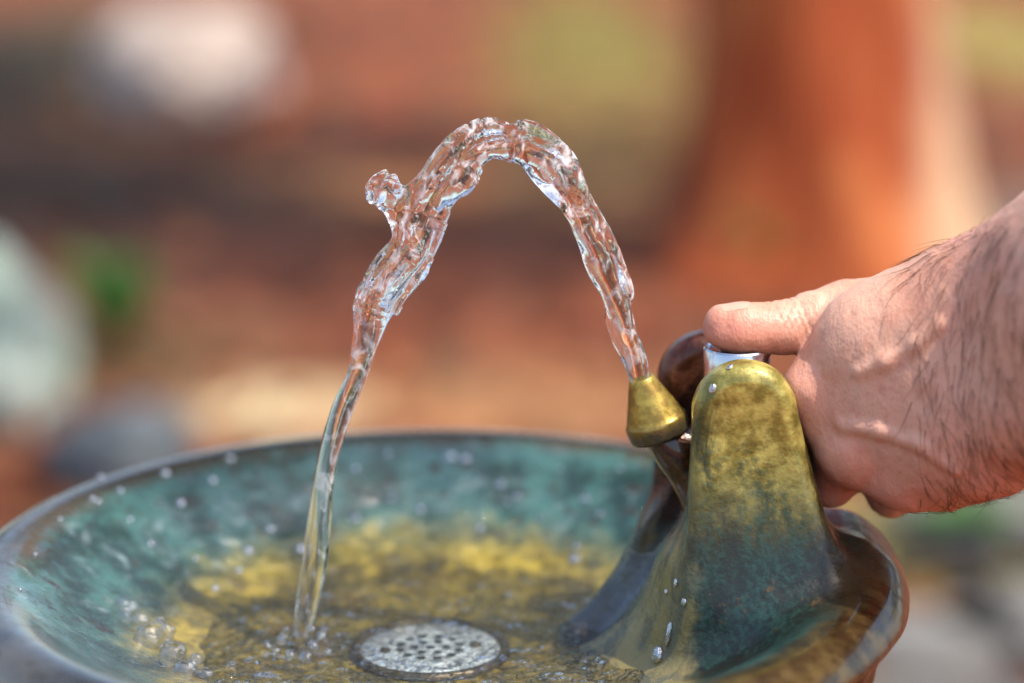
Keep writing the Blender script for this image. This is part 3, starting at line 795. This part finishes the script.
# tree
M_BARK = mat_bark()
tb = G(812, 262); TX, TY = tb.x, tb.y
tree = empty('tree', (TX, TY, 0), 'thick red-brown tree trunk rising behind the hand, lit along its right side', 'tree')
pts, Vt, Ft = 90, [], []
nz, nq = 70, 72
for i in range(nz):
    z = 4.6*(i/(nz-1))**1.3
    r0 = .295*(1-.06*z)+.10*math.exp(-z/.16)+.04*math.exp(-z/.6)
    for q in range(nq):
        a = 2*math.pi*q/nq
        rr = r0*(1+.10*math.exp(-z/.25)*math.sin(5*a+1)+.035*math.sin(3*a+z*.6+2))
        Vt.append([rr*math.cos(a)-.030*z, rr*math.sin(a)+.03*z, z-.03])
Vt = np.array(Vt); rd = np.c_[Vt[:,0]+.030*Vt[:,2], Vt[:,1], 0*Vt[:,0]]; rd /= np.linalg.norm(rd, axis=1, keepdims=True)+1e-9
Vt = Vt+rd*(.022*fbm(np.c_[Vt[:,0]*9, Vt[:,1]*9, Vt[:,2]*2.0], 3))[:,None]
for i in range(nz-1):
    for q in range(nq):
        k = (q+1) % nq; Ft.append((i*nq+q, i*nq+k, (i+1)*nq+k, (i+1)*nq+q))
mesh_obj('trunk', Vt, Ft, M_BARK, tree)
for i in range(7):
    a = i*2*math.pi/7+.3; L = 1.6+random.random()*1.0
    p0 = Vector((-.12, .1, 3.2+.18*i)); pp = [p0+Vector((math.cos(a)*L*t, math.sin(a)*L*t, .9*L*t**.8*.6)) for t in (0,.25,.5,.75,1)]
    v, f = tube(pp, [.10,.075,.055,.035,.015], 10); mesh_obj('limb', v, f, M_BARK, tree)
# crown: leaf faces in clumps; gaps carved along sun rays to chosen spots
def shadow_xy(q): return (q[0]-sun_dir.x/sun_dir.z*q[2], q[1]-sun_dir.y/sun_dir.z*q[2])
holes_ = [(*shadow_xy(q), r_) for q, r_ in (((.108,0,1.0),.10), ((.16,-.02,.97),.06), ((.10,-.03,.97),.04), ((.19,-.02,1.0),.05), ((.115,-.135,.9),.05), ((.075,-.02,.88),.035), ((.175,.065,.9),.04), ((-.19,-.03,.9),.03), ((.03,0,1.07),.035), ((.075,0,1.02),.02), ((-.03,0,1.0),.02), ((.20,-.05,.98),.02))]
for (px, py, rr) in [(300,400,.45), (560,70,1.3), (330,190,.4), (195,100,.5), (560,400,.3), (1000,60,.7), (945,545,.3), (930,640,.3), (120,330,.25), (768,270,.25)]:
    q = G(px, py); holes_.append((q.x, q.y, rr))
for _ in range(16):
    q = G(RNG.uniform(40, 680), RNG.uniform(20, 400)); holes_.append((q.x, q.y, RNG.uniform(.02, .09)))
for zz in (0, .4, .8, 1.3, 1.8):
    hx, hy = TX+.24, TY+.02; holes_.append((hx-sun_dir.x/sun_dir.z*zz, hy-sun_dir.y/sun_dir.z*zz, .24))
NL = 15000
cl = RNG.normal(0, 1, (170, 3)); cl = cl/np.linalg.norm(cl, axis=1, keepdims=True)*(RNG.random((170, 1))**.4)
cl = cl*np.array([3.3, 3.3, 1.5])+np.array([TX-.1, TY+.2, 5.6])
lc = cl[RNG.integers(0, 170, NL)]+RNG.normal(0, .30, (NL, 3))
gx = lc[:,0]-sun_dir.x/sun_dir.z*lc[:,2]; gy = lc[:,1]-sun_dir.y/sun_dir.z*lc[:,2]
ex = RNG.normal(0, .55, (480, 2)); ez = RNG.uniform(4.2, 5.6, 480)
lc = np.vstack([lc, np.c_[ex[:,0]+sun_dir.x/sun_dir.z*ez-.1, ex[:,1]+sun_dir.y/sun_dir.z*ez-.1, ez]]); NL = len(lc)  # unseen leaves added along the sun line to shade the fountain
wq = np.array(hit(285, 488)[0]); az_ = RNG.uniform(4.3, 5.5, 160)
aw = RNG.normal(0, .055, (160, 2)); lc = np.vstack([lc, np.c_[wq[0]+aw[:,0]+sun_dir.x/sun_dir.z*(az_-wq[2]), wq[1]+aw[:,1]+sun_dir.y/sun_dir.z*(az_-wq[2]), az_]]); NL = len(lc)  # unseen leaf cluster added to block sun glare on the bowl wall
gx = lc[:,0]-sun_dir.x/sun_dir.z*lc[:,2]; gy = lc[:,1]-sun_dir.y/sun_dir.z*lc[:,2]
keep = np.ones(NL, bool)
for (hx, hy, hr) in holes_: keep &= np.hypot(gx-hx, gy-hy) > hr+.075+hr*.1*RNG.normal(size=NL)
lc = lc[keep]
def leaves(name, C_, size, mat, parent, loc=None, droop=.5, flat=None, normal=None):
    n = len(C_); V = np.zeros((n*6, 3)); Fc = []
    u = RNG.normal(size=(n, 3)); u[:,2] *= droop; u /= np.linalg.norm(u, axis=1, keepdims=True)
    w2 = RNG.normal(size=(n, 3)); 
    if flat is not None: u[:,2] *= flat; w2[:,2] *= flat
    w2 -= (w2*u).sum(1)[:,None]*u; w2 /= np.linalg.norm(w2, axis=1, keepdims=True)
    nn = np.cross(u, w2); sz = size*(.6+.8*RNG.random(n))[:,None]
    prof = [(-.5,0,0),(-.15,.27,.05),(.2,.22,.04),(.5,0,-.06),(.2,-.22,.04),(-.15,-.27,.05)]
    for k, (a, b, c) in enumerate(prof): V[k::6] = C_+(u*a+w2*b+nn*c)*sz
    Fc = np.arange(n*6).reshape(n, 6)
    o = mesh_obj(name, V, Fc, mat, parent, False, None, loc)
    at = o.data.attributes.new('tint', 'FLOAT', 'POINT'); at.data.foreach_set('value', np.repeat(RNG.random(n), 6).astype(np.float32))
    return o
M_LEAF = mat_leaf('tree_leaf', (.04,.075,.02), (.07,.11,.03), (.12,.12,.03))
leaves('crown_shade_leaves', lc-np.array([TX, TY, 0]), .15, M_LEAF, tree)
# unseen trees added farther off to shape reflections in water and metal
for i, (x, y, sc_, lb) in enumerate([(-13, 17.5, 1.15,'leftmost of the unseen trees added behind the clearing for reflections'),(-6.6,16.5,1.1,'unseen tree left of centre, added behind the clearing for reflections'),(6.2,16.4,1.1,'unseen tree right of centre, added behind the clearing for reflections'),(12.8,17.5,1.15,'rightmost of the unseen trees added behind the clearing for reflections')]):
    c = tree.copy(); link(c); c.location = (x, y, 0); c.scale = (sc_, sc_, sc_); c.rotation_euler = (0, 0, i*1.3)
    c['label'] = lb
    for ch in list(tree.children):
        k = ch.copy(); link(k, c)
        if ch.name.startswith('crown_shade_leaves'): k.location = (0, 0, -1.1); k.scale = (1, 1, 1)
# leaf litter on the earth
M_LIT = mat_leaf('dry_leaf', (.13,.032,.010), (.24,.062,.016), (.38,.17,.06))
q = np.array([G(RNG.uniform(-150, 1174), 0)[:] for _ in range(1)])
yy = RNG.uniform(1.0, 13, 5200)**1.0; xx = RNG.uniform(-.34, .34, 5200)*(yy+1.2)
lt = leaves('leaf_litter', np.c_[xx, yy, .008+.012*RNG.random(5200)], .06, M_LIT, None, None, .15, .25)
tag(lt, 'dry brown and tan leaves scattered over the earth', 'leaf litter', kind='stuff')
# small plants
M_WEED = mat_leaf('weed_leaf', (.07,.19,.04), (.12,.28,.07), (.20,.32,.08))
def weed(px, py, w_, h_, n, label):
    b = G(px, py); V, Fc = [], []
    for i in range(n):
        a = random.uniform(0, 2*math.pi); L = h_*random.uniform(.6, 1.1); sp = w_*random.uniform(.2, 1); wd = random.uniform(.018, .038)
        sd = Vector((-math.sin(a), math.cos(a), 0)); b0 = len(V)
        for k in range(6):
            t = k/5; c = Vector((math.cos(a)*sp*t, math.sin(a)*sp*t, L*(t-.35*t*t)*1.5)); ww = wd*math.sin(math.pi*min(1, .12+t*.88))
            V += [c-sd*ww, c+sd*ww]
        for k in range(5): Fc.append((b0+2*k, b0+2*k+1, b0+2*k+3, b0+2*k+2))
    o = mesh_obj('weed_plant', V, Fc, M_WEED, None, True, None, b)
    at = o.data.attributes.new('tint', 'FLOAT', 'POINT'); at.data.foreach_set('value', RNG.random(len(V)).astype(np.float32))
    tag(o, label, 'plant')
weed(118, 348, .13, .19, 70, 'leafy green weed between the two left boulders behind the bowl')
weed(766, 285, .14, .20, 60, 'small green weed at the foot of the tree trunk above the thumb')
weed(960, 545, .10, .08, 40, 'low yellow-green weed on the ground to the right under the fist')
